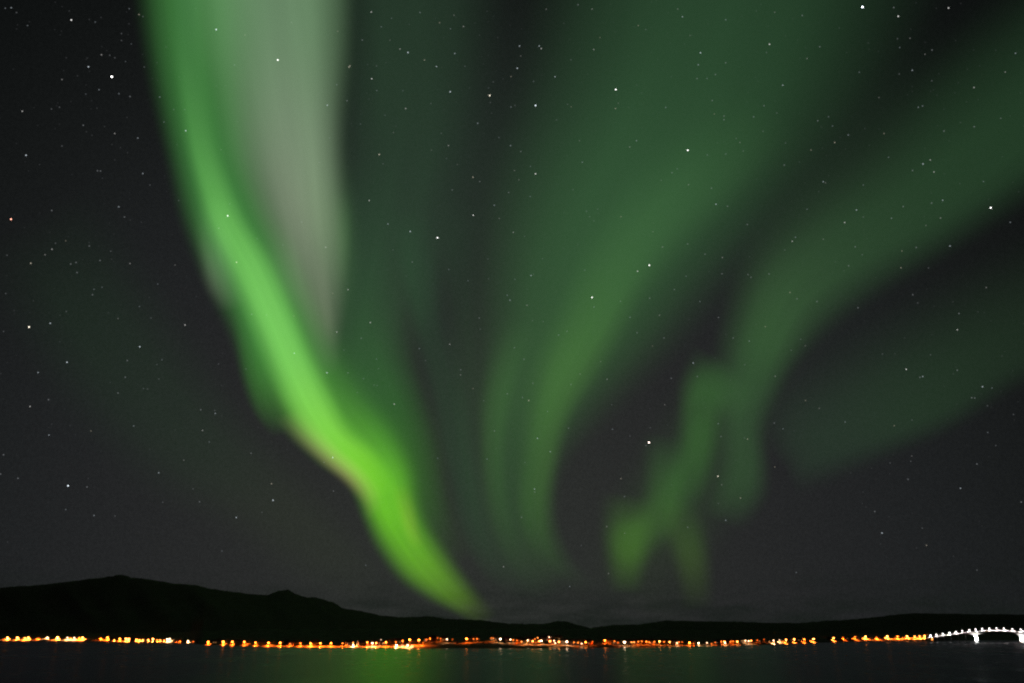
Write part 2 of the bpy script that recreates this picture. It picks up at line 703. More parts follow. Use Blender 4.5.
curtain('streak', [
    (326, 190, 341, 190, 356, 190, 0),
    (329, 225, 343, 225, 357, 225, (54, 68, 52)),
    (330, 255, 343, 255, 356, 255, (52, 62, 50)),
    (330, 285, 341, 285, 352, 285, 0)], B, 35500, nu=24)
curtain('streak', [
    (306, 250, 318, 250, 330, 250, 0),
    (311, 290, 323, 289, 335, 288, (62, 64, 58)),
    (317, 322, 328, 320, 339, 318, (60, 61, 56)),
    (323, 350, 332, 347, 341, 344, 0)], B, 35600, nu=24)
curtain('streak', [
    (236, 40, 262, 40, 288, 40, 0),
    (244, 100, 270, 100, 296, 100, (50, 58, 50)),
    (258, 160, 282, 160, 306, 160, (54, 60, 52)),
    (272, 215, 294, 215, 316, 215, (52, 56, 50)),
    (284, 270, 302, 270, 320, 270, 0)], B, 35700, nu=30)

# --- the veil between the pale and the middle curtain
F = empty('aurora_curtain', EYE + pixdir(430, 570) * 120000)
tag(F, 'faint dark-green aurora veil filling the sky between the pale and the broad middle curtain', 'aurora', GA)
curtain('veil', [
    (296, -60, 400, -60, 545, -60, (38, 56, 42)),
    (300, 60, 402, 60, 540, 60, (40, 60, 44)),
    (300, 150, 400, 150, 525, 150, (42, 62, 46)),
    (296, 230, 390, 230, 505, 230, (44, 64, 48)),
    (296, 300, 375, 300, 470, 300, (47, 68, 49)),
    (308, 360, 370, 355, 440, 350, (48, 66, 48)),
    (330, 430, 385, 420, 440, 400, 0)], F, 38000, under=None, gain=0.85)
curtain('strand', [
    (380, 210, 408, 210, 450, 210, 0),
    (392, 270, 415, 270, 455, 270, (46, 58, 48)),
    (405, 330, 428, 330, 462, 330, (46, 60, 48)),
    (422, 400, 446, 400, 478, 400, (46, 60, 47)),
    (438, 470, 460, 470, 488, 470, (45, 60, 47)),
    (452, 530, 474, 530, 500, 530, (45, 58, 46)),
    (475, 575, 495, 572, 520, 568, (45, 52, 45)),
    (505, 600, 525, 596, 545, 590, 0)], F, 39000)

# --- the broad middle curtain
Cc = empty('aurora_curtain', EYE + pixdir(560, 600) * 150000)
tag(Cc, 'broad dim-green aurora curtain in the middle, fanning out towards the top edge', 'aurora', GA)
curtain('veil', [
    (510, -60, 725, -60, 990, -60, (40, 66, 44)),
    (478, 70, 680, 80, 935, 90, (44, 74, 48)),
    (450, 160, 640, 170, 850, 195, (50, 84, 53)),
    (442, 240, 600, 250, 760, 285, (53, 88, 55)),
    (446, 320, 570, 320, 692, 358, (53, 86, 53)),
    (455, 390, 530, 390, 625, 420, (54, 84, 52)),
    (464, 450, 518, 450, 575, 470, (50, 76, 49)),
    (472, 510, 518, 510, 565, 520, (48, 70, 47)),
    (488, 560, 532, 555, 575, 550, (46, 58, 45)),
    (520, 608, 552, 598, 590, 585, 0)], Cc, 36000, under=None, gain=0.92, soft=0.8, rays=0.08, nu=90, nv=40)
curtain('strand', [
    (720, 70, 780, 110, 820, 150, 0),
    (650, 130, 712, 175, 752, 210, (50, 62, 49)),
    (600, 190, 652, 228, 700, 258, (52, 66, 50)),
    (565, 250, 618, 280, 655, 305, (54, 72, 50)),
    (545, 305, 592, 330, 628, 350, (58, 80, 50)),
    (525, 355, 568, 372, 606, 385, (60, 84, 50)),
    (515, 410, 552, 415, 580, 420, (58, 82, 49)),
    (510, 460, 543, 462, 566, 465, (56, 76, 48)),
    (508, 505, 534, 508, 558, 510, (52, 70, 46)),
    (515, 545, 540, 545, 560, 545, (48, 60, 45)),
    (535, 590, 560, 582, 580, 575, 0)], Cc, 35000, rays=0.1, nu=90)
curtain('strand', [
    (495, 310, 522, 320, 550, 330, 0),
    (482, 350, 508, 358, 532, 365, (49, 60, 47)),
    (472, 395, 497, 400, 520, 405, (52, 70, 48)),
    (472, 440, 492, 440, 514, 440, (52, 70, 48)),
    (474, 480, 494, 480, 514, 480, (50, 66, 47)),
    (482, 525, 502, 522, 522, 520, (48, 60, 46)),
    (498, 565, 518, 560, 540, 555, (46, 54, 45)),
    (530, 605, 548, 595, 570, 585, 0)], Cc, 34500, rays=0.1)

curtain('strand', [
    (430, 190, 462, 195, 496, 200, 0),
    (432, 260, 458, 262, 486, 264, (45, 54, 46)),
    (440, 340, 462, 342, 484, 344, (46, 56, 46)),
    (448, 420, 468, 420, 488, 420, (46, 55, 46)),
    (458, 490, 476, 490, 496, 490, (46, 54, 46)),
    (474, 550, 494, 546, 514, 540, (45, 52, 45)),
    (510, 604, 530, 594, 550, 584, 0)], Cc, 34200, rays=0.1)
curtain('strand', [
    (535, 440, 552, 442, 570, 444, 0),
    (528, 490, 546, 492, 562, 494, (48, 58, 46)),
    (530, 530, 548, 528, 564, 524, (48, 58, 45)),
    (544, 568, 562, 562, 578, 556, (46, 54, 45)),
    (572, 600, 590, 592, 606, 584, 0)], Cc, 34100, rays=0.1)

# --- the right-hand curtain
D = empty('aurora_curtain', EYE + pixdir(690, 600) * 150000)
tag(D, 'narrow dim-green aurora curtain curving from the upper right edge into two hooked folds', 'aurora', GA)
curtain('strand', [
    (1000, -40, 1106, 74, 1165, 140, (36, 60, 39)),
    (895, 44, 1000, 154, 1050, 206, (38, 64, 41)),
    (826, 116, 920, 212, 966, 258, (42, 68, 44)),
    (776, 178, 846, 252, 890, 304, (47, 75, 48)),
    (734, 242, 795, 290, 840, 340, (54, 84, 53)),
    (712, 308, 770, 338, 806, 370, (57, 92, 54)),
    (704, 362, 754, 380, 786, 402, (51, 80, 50)),
    (706, 416, 744, 422, 774, 434, (48, 70, 48)),
    (708, 456, 746, 464, 776, 472, (49, 73, 48)),
    (702, 488, 738, 494, 774, 500, (49, 73, 48)),
    (692, 512, 722, 524, 752, 536, 0)], D, 37000, under=None, gain=0.82, nu=90, soft=0.9, rays=0.08)
curtain('fold', [
    (684, 337, 710, 352, 746, 370, 0),
    (673, 378, 705, 386, 742, 394, (51, 72, 49)),
    (670, 414, 701, 419, 732, 423, (55, 84, 50)),
    (665, 449, 697, 452, 726, 457, (54, 82, 49)),
    (652, 479, 687, 485, 716, 494, (50, 70, 47)),
    (639, 506, 670, 516, 701, 526, 0)], D, 36500, nu=70, rays=0.08)
curtain('fold', [
    (633, 429, 664, 434, 695, 439, 0),
    (635, 461, 666, 465, 697, 469, (50, 68, 48)),
    (633, 493, 665, 497, 697, 502, (54, 78, 48)),
    (623, 511, 654, 524, 682, 539, (55, 78, 47)),
    (606, 518, 634, 538, 660, 566, (51, 66, 46)),
    (590, 529, 616, 560, 639, 591, 0)], D, 36300, nu=60, rays=0.08)
curtain('fold', [
    (592, 489, 628, 494, 666, 499, 0),
    (593, 521, 629, 525, 665, 529, (56, 80, 46)),
    (595, 547, 628, 550, 660, 551, (61, 92, 44)),
    (599, 568, 627, 569, 654, 570, (55, 76, 44)),
    (603, 594, 626, 594, 649, 594, 0)], D, 36000, nu=40, rays=0.05)
curtain('fold', [
    (647, 493, 678, 498, 709, 503, 0),
    (653, 523, 684, 526, 715, 529, (52, 68, 46)),
    (662, 553, 690, 553, 718, 553, (57, 75, 45)),
    (670, 580, 694, 579, 720, 578, (52, 63, 44)),
    (675, 613, 698, 610, 721, 607, 0)], D, 36200, nu=40, rays=0.05)

curtain('fold', [
    (768, 388, 748, 414, 728, 440, 0),
    (744, 366, 730, 396, 716, 424, (49, 62, 47)),
    (720, 350, 708, 384, 696, 416, (50, 68, 48)),
    (694, 352, 690, 392, 684, 428, (48, 58, 46)),
    (672, 372, 676, 404, 678, 436, 0)], D, 36600, nu=40, rays=0.06)
curtain('veil', [
    (690, 330, 745, 360, 800, 390, 0),
    (660, 380, 722, 410, 784, 440, (47, 55, 46)),
    (630, 430, 696, 460, 770, 500, (47, 57, 46)),
    (600, 480, 664, 512, 738, 556, (47, 57, 45)),
    (580, 530, 640, 556, 712, 596, (46, 52, 44)),
    (560, 590, 620, 606, 690, 640, 0)], D, 36800, rays=0.05)

# --- the faintest curtain, far right
E_ = empty('aurora_curtain', EYE + pixdir(800, 470) * 100000)
tag(E_, 'faintest short aurora band, dull green, low beside the right edge above empty dark sky', 'aurora', GA)
curtain('strand', [
    (1100, 170, 1110, 318, 1110, 375, (46, 56, 46)),
    (985, 230, 1013, 356, 1026, 396, (46, 58, 46)),
    (900, 275, 944, 400, 962, 434, (47, 64, 47)),
    (835, 310, 892, 424, 908, 458, (47, 63, 47)),
    (790, 340, 846, 440, 862, 478, (46, 60, 47)),
    (758, 375, 806, 454, 824, 494, (46, 61, 47)),
    (745, 430, 784, 468, 798, 505, 0)], E_, 40000, under=(40, 42, 40), gain=0.78, soft=0.9, rays=0.05)

# --- the faint glow over the mountain
G = empty('aurora_curtain', EYE + pixdir(340, 590) * 150000)
tag(G, 'barely visible grey-green aurora band slanting across the dark sky above the mountain', 'aurora', GA)
curtain('veil', [
    (-60, 260, 30, 220, 120, 160, 0),
    (0, 360, 80, 300, 160, 240, (45, 53, 45)),
    (50, 430, 140, 380, 220, 330, (45, 53, 45)),
    (120, 500, 210, 450, 270, 410, (45, 53, 45)),
    (200, 540, 270, 500, 330, 470, (47, 51, 45)),
    (280, 590, 330, 550, 370, 530, (46, 50, 44)),
    (360, 620, 385, 595, 410, 580, 0)], G, 42000)

# ------------------------------------------------------------------ stars
# tile origin -> "x,y,magnitude ..." measured at four times the picture's scale
STAR_TILES = {
(0,0):"21,33,2 45,31,2.5 66,50,1.5 110,102,2 285,80,3.5 277,44,1 381,88,2 404,70,1 357,78,1 517,35,2 556,58,2.5 572,66,1.5 516,95,1.2 486,134,1.5 486,162,1.5 525,176,1.8 406,219,2.5 439,221,1.5 459,231,1.5 349,232,1.3 265,231,1 354,267,3 502,246,1.8 447,307,5 248,318,2.3 310,303,1 577,268,1.5 628,251,1.2 664,188,1.2 396,359,2.2 343,376,1.8 476,375,2.3 520,386,1.6 639,388,2.2 89,445,2.7 206,436,1.5 238,429,1.5 388,433,1.2 508,470,1.3 695,438,1.5 739,438,1.5 333,501,1.6 346,527,1.2 418,506,1.2 459,534,2.5 656,488,2 743,523,3 551,552,2.5 368,541,1 248,584,1.5 448,578,1 482,591,1 510,611,1.2 104,621,3 459,640,1.3 158,658,1 865,118,3.5 784,34,1.3 980,140,2 938,260,2 865,343,1 902,343,1 716,308,1 949,486,1.3 884,599,1.8 708,578,1",
(256,0):"142,90,1.8 87,240,4 327,125,2 372,268,2.8 376,263,2.6 323,339,2 285,421,2.8 364,403,1.6 294,552,1.8 253,650,1.5 461,48,2.8 542,73,1.8 656,50,2.2 613,97,1.2 501,107,2 734,91,2.2 792,61,2 778,115,2 830,106,2.5 894,141,1.2 536,161,1.8 425,160,1.6 576,196,2.5 608,210,3.2 674,240,2.5 722,266,2.8 795,214,2.6 463,315,3 483,362,2 482,264,1.5 446,258,1 520,250,1.2 588,363,1.8 599,434,2.7 777,367,3.2 700,414,1.5 516,461,1.8 418,496,1.8 452,396,1.3 550,530,1.8 560,505,1.2 741,533,1.5 887,493,2.5 770,582,2.6 702,600,1.8 493,618,3 762,634,1.8 805,658,1.8 508,655,1.5 935,382,3.8 937,410,1.5 930,352,1.8 949,328,1.5 988,315,1.2 942,453,1.3 972,550,2 1020,306,2.2 1020,428,2.3 1018,582,2.5 836,265,1.5 854,352,1.3 967,150,1.3 924,45,1.2",
(512,0):"137,37,2 264,19,1.7 320,36,2.2 207,93,1.3 352,150,2 327,198,2.5 30,184,2.8 109,184,2.8 117,194,2.8 35,224,2 21,273,3 86,326,2 172,307,2.8 94,422,3.8 12,422,1.5 237,427,2 222,417,1.5 236,239,1.5 415,358,4.2 418,380,1.3 425,413,1.8 414,434,2.5 466,429,1.3 505,102,2.3 535,118,1.5 615,430,2.3 663,36,2 682,67,2.6 712,142,1.8 754,211,3 745,259,2.5 740,314,1.8 780,314,2 814,298,1.7 855,251,1.6 855,79,2.2 801,402,1.6 809,456,2 848,464,1.6 848,479,1.8 967,467,2.2 703,601,4.3 498,563,2.4 471,588,2.2 270,563,1.9 281,649,2.4 74,666,2 178,480,1.4 661,675,2 781,620,2 855,616,2 912,570,2 897,554,1.5 925,604,1.5 822,571,1.3 1008,423,1.8 1004,525,1.5 35,606,1.6 519,371,1.2 637,307,1.2 499,340,1.3 1018,210,1.5 977,44,1.3",
(768,0):"27,49,2 137,62,1.6 378,28,5 521,65,3.3 503,30,1.7 722,32,3 6,177,3 207,187,1.8 156,234,2.3 568,153,2 527,190,2 518,155,1.4 285,112,1.3 59,341,2.7 365,289,2 577,281,2.6 628,217,2 656,200,1.6 525,296,1.4 655,323,1.4 990,213,2.4 949,288,2.2 824,350,2.6 444,390,1.9 601,429,2.3 618,424,2.2 242,467,2 199,483,1.6 258,504,2 321,540,2.4 267,570,2.6 464,534,2.3 387,514,1.3 35,452,1.5 172,600,2.2 482,629,2 620,656,2.9 649,640,2.6 825,507,1.7 704,524,1.6 931,473,1.5 65,660,1.7 70,572,1.4 125,648,1.3 770,490,1.2",
(0,170):"44,197,4.2 123,373,2.8 208,317,2.6 180,339,2.2 263,283,2 222,293,1.5 207,162,1.8 28,341,1.5 304,370,1.6 283,376,1.7 308,410,1.8 400,362,1.6 520,374,2.4 357,304,1.6 356,290,1.2 443,325,1.4 446,357,1.2 475,147,2.6 498,188,1.6 521,200,1.2 565,209,1.2 571,14,2.6 600,60,1.5 390,3,1.8 402,4,1.6 410,33,1.3 700,380,2 631,456,2 558,546,2 472,594,2 604,592,1.4 740,620,2.8 376,477,2 408,469,1.9 370,499,1.6 116,628,4 201,613,2.8 265,566,1.4 57,562,1.3 23,494,1.5 14,646,1.4 240,581,1.2 133,523,1.2 597,510,1.3 715,122,1.5 911,183,3.6 875,233,2.3 946,369,3 919,136,1.4 1007,577,1.6 433,571,1.1 785,505,1.2",
(256,170):"453,122,2.8 528,216,2.6 617,246,3 726,271,4.2 868,29,2.8 895,46,1.8 785,80,1.6 869,181,3.3 953,141,2.5 973,194,2 1011,90,1.8 279,309,2.5 183,208,2 307,493,2 368,479,2.7 457,610,2.8 323,648,2.7 42,580,2 152,584,2 247,577,1.3 625,368,1.8 548,320,1.4 771,398,2.1 848,443,2 930,435,1.5 927,356,1.5 1005,501,2.2 1016,521,2.6 893,592,1.8 897,637,1.4 421,673,1.8 708,457,1.3 108,300,1.5 188,327,1.3 601,425,1.1 5,275,1.4",
(512,170):"10,2,2 94,15,3.3 28,39,2 73,106,2.1 5,249,2.5 50,265,1.5 244,79,1.5 298,165,2 343,157,1.5 311,187,1.4 328,204,1.4 345,172,1.2 208,170,1.3 436,187,2.2 291,400,2 264,298,1.2 207,314,1.2 76,422,2.8 86,417,1.5 12,437,2 60,477,1.3 122,355,1.4 60,541,2.4 82,602,1.5 125,606,1.4 101,553,1.3 186,660,2.2 220,645,1.7 320,510,4 328,548,2.3 549,381,4 502,405,3 602,308,2.3 564,247,1.9 565,213,1.2 706,59,2.1 798,73,1.7 640,11,1.8 597,41,1.5 816,137,2.8 862,145,1.8 941,218,1.8 703,296,1.6 772,337,1.7 842,350,2.4 696,425,2 650,478,1.8 840,415,1.6 788,405,1.3 944,418,1.8 956,429,1.7 950,347,1.2 434,525,1.6 551,513,1.6 472,589,2.3 590,581,2.2 752,526,2.1 826,590,1.7 708,599,1.2 1013,627,2.3 500,651,1.6 976,617,1.2 885,672,1.8 855,657,1.3 608,672,1.6",
(768,170):"664,8,2.6 578,2,1.8 221,47,2.6 230,51,2 381,60,2 862,46,2 767,54,1.3 203,86,1.3 156,157,2 354,160,2.7 381,188,1.5 541,146,1.7 494,193,2.2 699,121,2.6 655,132,1.6 690,192,2.2 632,222,1.9 891,151,4.4 969,209,2.2 307,210,2.9 221,277,2 97,285,2.7 110,269,2.2 67,320,1.5 349,307,1.8 377,339,1.5 536,324,2.3 593,310,1.6 323,383,1.7 532,391,2.5 642,392,1.5 728,304,2.7 4,416,1.6 88,490,2.4 116,515,1.8 196,526,1.8 269,367,1.3 873,470,2.1 579,499,1.6 599,532,1.5 360,551,1.7 764,574,1.7 757,639,2.8 840,567,1.3 740,527,1.1 131,677,1.5 547,672,1.1 304,403,1.2",
(0,340):"559,27,3 268,89,3 152,130,2.6 120,266,2.7 194,239,1.6 509,82,1.8 648,79,2 628,98,1.5 635,156,1.5 501,149,1.8 441,169,1.3 472,212,1.6 574,194,1.5 590,196,1.5 874,96,1.4 890,53,1.3 984,116,1.5 886,182,1.3 861,294,2.6 859,282,1.5 803,279,1.6 887,304,1.2 810,362,2.5 837,408,2 535,344,2.2 364,364,2.1 280,342,1.3 196,380,2.5 207,336,1.2 700,360,1.3 735,481,2 635,531,2.6 599,437,1.3 1004,453,1.8 14,459,1.6 2,536,1.6 72,553,1.7 272,583,3.6 348,588,1.6 353,554,1.1 772,595,1.4 651,649,1.4 798,647,1.7 263,678,2 239,7,1.3 3,134,1.1 376,702,2.4 460,704,1.5 945,710,2.8 888,844,1.9 30,808,1.2",
(256,340):"153,53,2.8 284,131,3 368,131,1.7 352,40,1.5 482,76,2 430,154,2 490,115,1.5 472,180,1.5 485,182,1.5 533,183,1.3 405,210,1.4 553,256,2.8 653,34,2.3 678,82,1.4 775,17,2.6 819,119,1.8 818,140,2.2 868,194,2.1 911,243,1.4 1005,215,1.6 954,364,1.7 924,476,2.1 727,473,2 530,434,1.3 307,470,3 272,490,1.9 62,575,2.6 68,641,3.2 310,604,1.6 109,115,1.3 274,299,1.2 233,197,1.2 124,438,1 8,349,1.2 962,433,1.1 24,689,1.5 439,901,2 990,907,2.5 870,872,1.1",
(512,340):"10,31,1.6 48,77,1.8 84,173,1.6 42,230,1.8 67,242,2.7 142,286,2 102,393,2.8 153,447,2.6 90,596,2.7 91,608,1.6 52,490,1.4 236,178,1.7 272,136,2.1 354,86,2 380,157,2.4 226,353,1.8 402,357,2.2 399,259,1.4 562,24,1.9 611,259,2.1 637,153,1.6 725,92,2.8 741,146,1.7 548,410,5 536,422,1.8 472,384,1.4 553,351,1.4 621,340,1.2 551,275,1.3 436,554,2.5 450,626,1.8 825,335,2.3 836,386,1.6 942,396,2.5 930,392,1.5 824,545,3.4 839,579,2 914,632,2.5 826,654,1.4 774,270,1.3 873,160,1.2 949,4,2.2 812,72,1.2 931,99,1.5 638,579,1.2 895,551,1.2 712,557,1.2 894,482,1.1 38,709,1.7 379,746,2.3 451,773,2 855,721,2.5 703,749,1.8 277,822,1.4 386,934,2.1 231,986,2.2",
(768,340):"149,23,1.9 93,41,1.5 29,145,2.2 150,242,2.2 205,273,2 308,328,2.3 60,355,2.1 25,332,1.6 27,508,2.3 458,56,1.4 508,55,1.2 553,117,3 619,146,2.6 608,149,1.8 650,59,1.5 757,121,1.6 741,135,1.3 858,187,2.8 896,192,2 827,232,1.7 815,231,1.6 878,263,1.4 982,298,1.5 936,64,1.2 505,343,2.2 576,320,1.5 575,464,1.9 571,485,1.4 488,492,1.4 487,535,1.1 560,557,1.8 879,370,2 911,422,1.5 836,496,1.7 770,593,2.7 414,513,1.1 380,608,1.3 377,654,1.2 1013,648,1.7 392,668,1 104,364,1.2 331,532,1 427,686,1.8 456,772,2.8 634,821,2.4 617,753,1.5 113,930,2.1 836,920,1.5 485,707,1.3 450,816,1.2 594,832,1.2 742,865,1.1",
}
STARS = []
for (tx, ty), s in STAR_TILES.items():
    for tok in s.split():
        x, y, mg = tok.split(',')
        STARS.append((tx + float(x) / 4, ty + float(y) / 4, float(mg)))
STARS.sort(key=lambda t: -t[2])
FLUX = [(1, math.log(.022)), (1.5, math.log(.05)), (2, math.log(.12)), (2.5, math.log(.27)), (3, math.log(.6)), (3.5, math.log(1.1)), (4, math.log(2.0)), (5, math.log(5))]
RSTAR = 400000.0
bm = bmesh.new()
bmesh.ops.create_icosphere(bm, subdivisions=1, radius=1.0)
star_me = bm_mesh('star', bm, True)
star_me.materials.append(emitter((0.9, 0.95, 1), 1.0))
TINTS = {'bluish-white': (0.82, 0.92, 1.0), 'white': (1, 0.98, 0.95), 'red': (1, 0.42, 0.3), 'pinkish': (1, 0.8, 0.72), 'yellowish': (1, 0.9, 0.72)}
NAMED = {
    (11, 219): ('red', 'single red star low in the dark sky at the left edge'),
    (649, 442): ('pinkish', 'largest star near the fold of the narrow curtain, pinkish white, in a dark gap'),
    (862, 7): ('bluish-white', 'large bluish-white star close to the top edge, upper right'),
    (112, 77): ('white', 'largest star in the dark upper left sky, above a loose cluster'),
    (991, 208): ('white', 'bright white star just below the narrow curtain near the right edge'),
    (688, 150): ('white', 'brightest star in the upper broad middle curtain'),
    (592, 298): ('white', 'bright star on the ridge of the broad middle curtain'),
    (649, 265): ('white', 'bright star with a fainter neighbour, right rim of the broad middle curtain'),
    (616, 89): ('white', 'bright star on the left slope of the broad middle curtain, high up'),
    (437, 238): ('white', 'lowest and brightest star of a slanting row of four in the faint veil'),
    (278, 60): ('white', 'bright star shining through the pale curtain near its top'),
    (29, 327): ('yellowish', 'bright yellowish star at the left edge, about half way up the picture'),
    (216, 29): ('bluish-white', 'bluish star where the pale and the bright green curtains meet, high up'),
}


def region(x, y):
    la = interp([(0, 150), (100, 165), (200, 192), (300, 225), (400, 255), (470, 325), (520, 362), (600, 430)], y)
    ra = interp([(0, 210), (150, 240), (250, 285), (330, 330), (430, 385), (520, 435), (600, 480)], y)
    rb = interp([(0, 350), (250, 350), (340, 338), (380, 330)], y)
    lc = interp([(0, 540), (120, 510), (250, 490), (400, 475), (600, 540)], y)
    rc_ = interp([(0, 880), (100, 850), (200, 790), (300, 670), (400, 590), (500, 550), (600, 575)], y)
    ld = interp([(0, 990), (100, 900), (200, 800), (280, 745), (380, 690), (480, 610), (610, 600)], y)
    rd = interp([(0, 1100), (150, 1030), (250, 890), (330, 805), (420, 770), (520, 752), (610, 710)], y)
    if x < la:
        return 'dark sky left of the bright curtain'
    if x < ra:
        return 'bright green curtain'
    if x < rb and y < 385:
        return 'pale curtain'
    if x < lc:
        return 'faint veil left of middle'
    if x < rc_:
        return 'broad middle curtain'
    if x < ld:
        return 'dark gap right of middle'
    if x < rd:
        return 'narrow hooked curtain'
    return 'sky below the hooked curtain'


def star_obj(px, py, mg, tint):
    o = bpy.data.objects.new('star', star_me)
    COL.objects.link(o)
    rp = 0.43 if mg < 3 else (0.48 if mg < 3.6 else (0.56 if mg < 4.5 else 0.66))
    o.location = EYE + pixdir(px, py) * RSTAR
    o.scale = (RSTAR * rp / FPX,) * 3
    o.material_slots[0].link = 'OBJECT'
    o.material_slots[0].material = emitter(TINTS[tint], math.exp(interp(FLUX, mg)) * 1.7)
    return o


counts = {}
for px, py, mg in sorted(STARS[:300], key=lambda t: t[1]):
    nm = None
    for (nx, ny), v in NAMED.items():
        if abs(nx - px) < 2.5 and abs(ny - py) < 2.5 and mg > 3.3:
            nm = v
    tint = nm[0] if nm else random.choice(['bluish-white', 'white', 'bluish-white', 'bluish-white', 'white', 'yellowish'])
    o = star_obj(px, py, mg, tint)
    if nm:
        lab = nm[1]
    else:
        size = 'clear' if mg >= 2.7 else ('small' if mg >= 2.2 else 'faint')
        rg = region(px, py)
        counts[(size, rg)] = counts.get((size, rg), 0) + 1
        lab = f"{size} star, {ordinal(counts[(size, rg)])} {size} from top, {rg}"
    tag(o, lab, 'star', 'stars in the night sky')

# the countless weakest stars
vs, fs, base_v, base_f = [], [], [v.co.copy() for v in star_me.vertices], [tuple(p.vertices) for p in star_me.polygons]
mat_ix = []
weak = [(x, y, m) for x, y, m in STARS[300:]]
rnd = random.Random(5)
for _ in range(900):
    weak.append((rnd.uniform(-120, 1144), 600 - 720 * rnd.random() ** 0.8, 0.45 + 0.5 * rnd.random()))
TIERS = [0.016, 0.03, 0.06, 0.11]
for x, y, m in weak:
    k = len(vs)
    c = EYE + pixdir(x, y) * (RSTAR * 1.02)
    r = RSTAR * 0.5 / FPX
    vs += [c + v * r for v in base_v]
    fs += [tuple(i + k for i in f) for f in base_f]
    mat_ix += [0 if m < 1 else (1 if m < 1.35 else (2 if m < 1.6 else 3))] * len(base_f)
me = mesh('faint_stars', vs, fs, True)
for t in TIERS:
    me.materials.append(emitter((0.9, 0.95, 1), t * 1.7))
me.polygons.foreach_set('material_index', mat_ix)
fo = bpy.data.objects.new('faint_stars', me)
COL.objects.link(fo)
tag(fo, 'dust of the weakest stars scattered over the whole night sky', 'stars', kind='stuff')

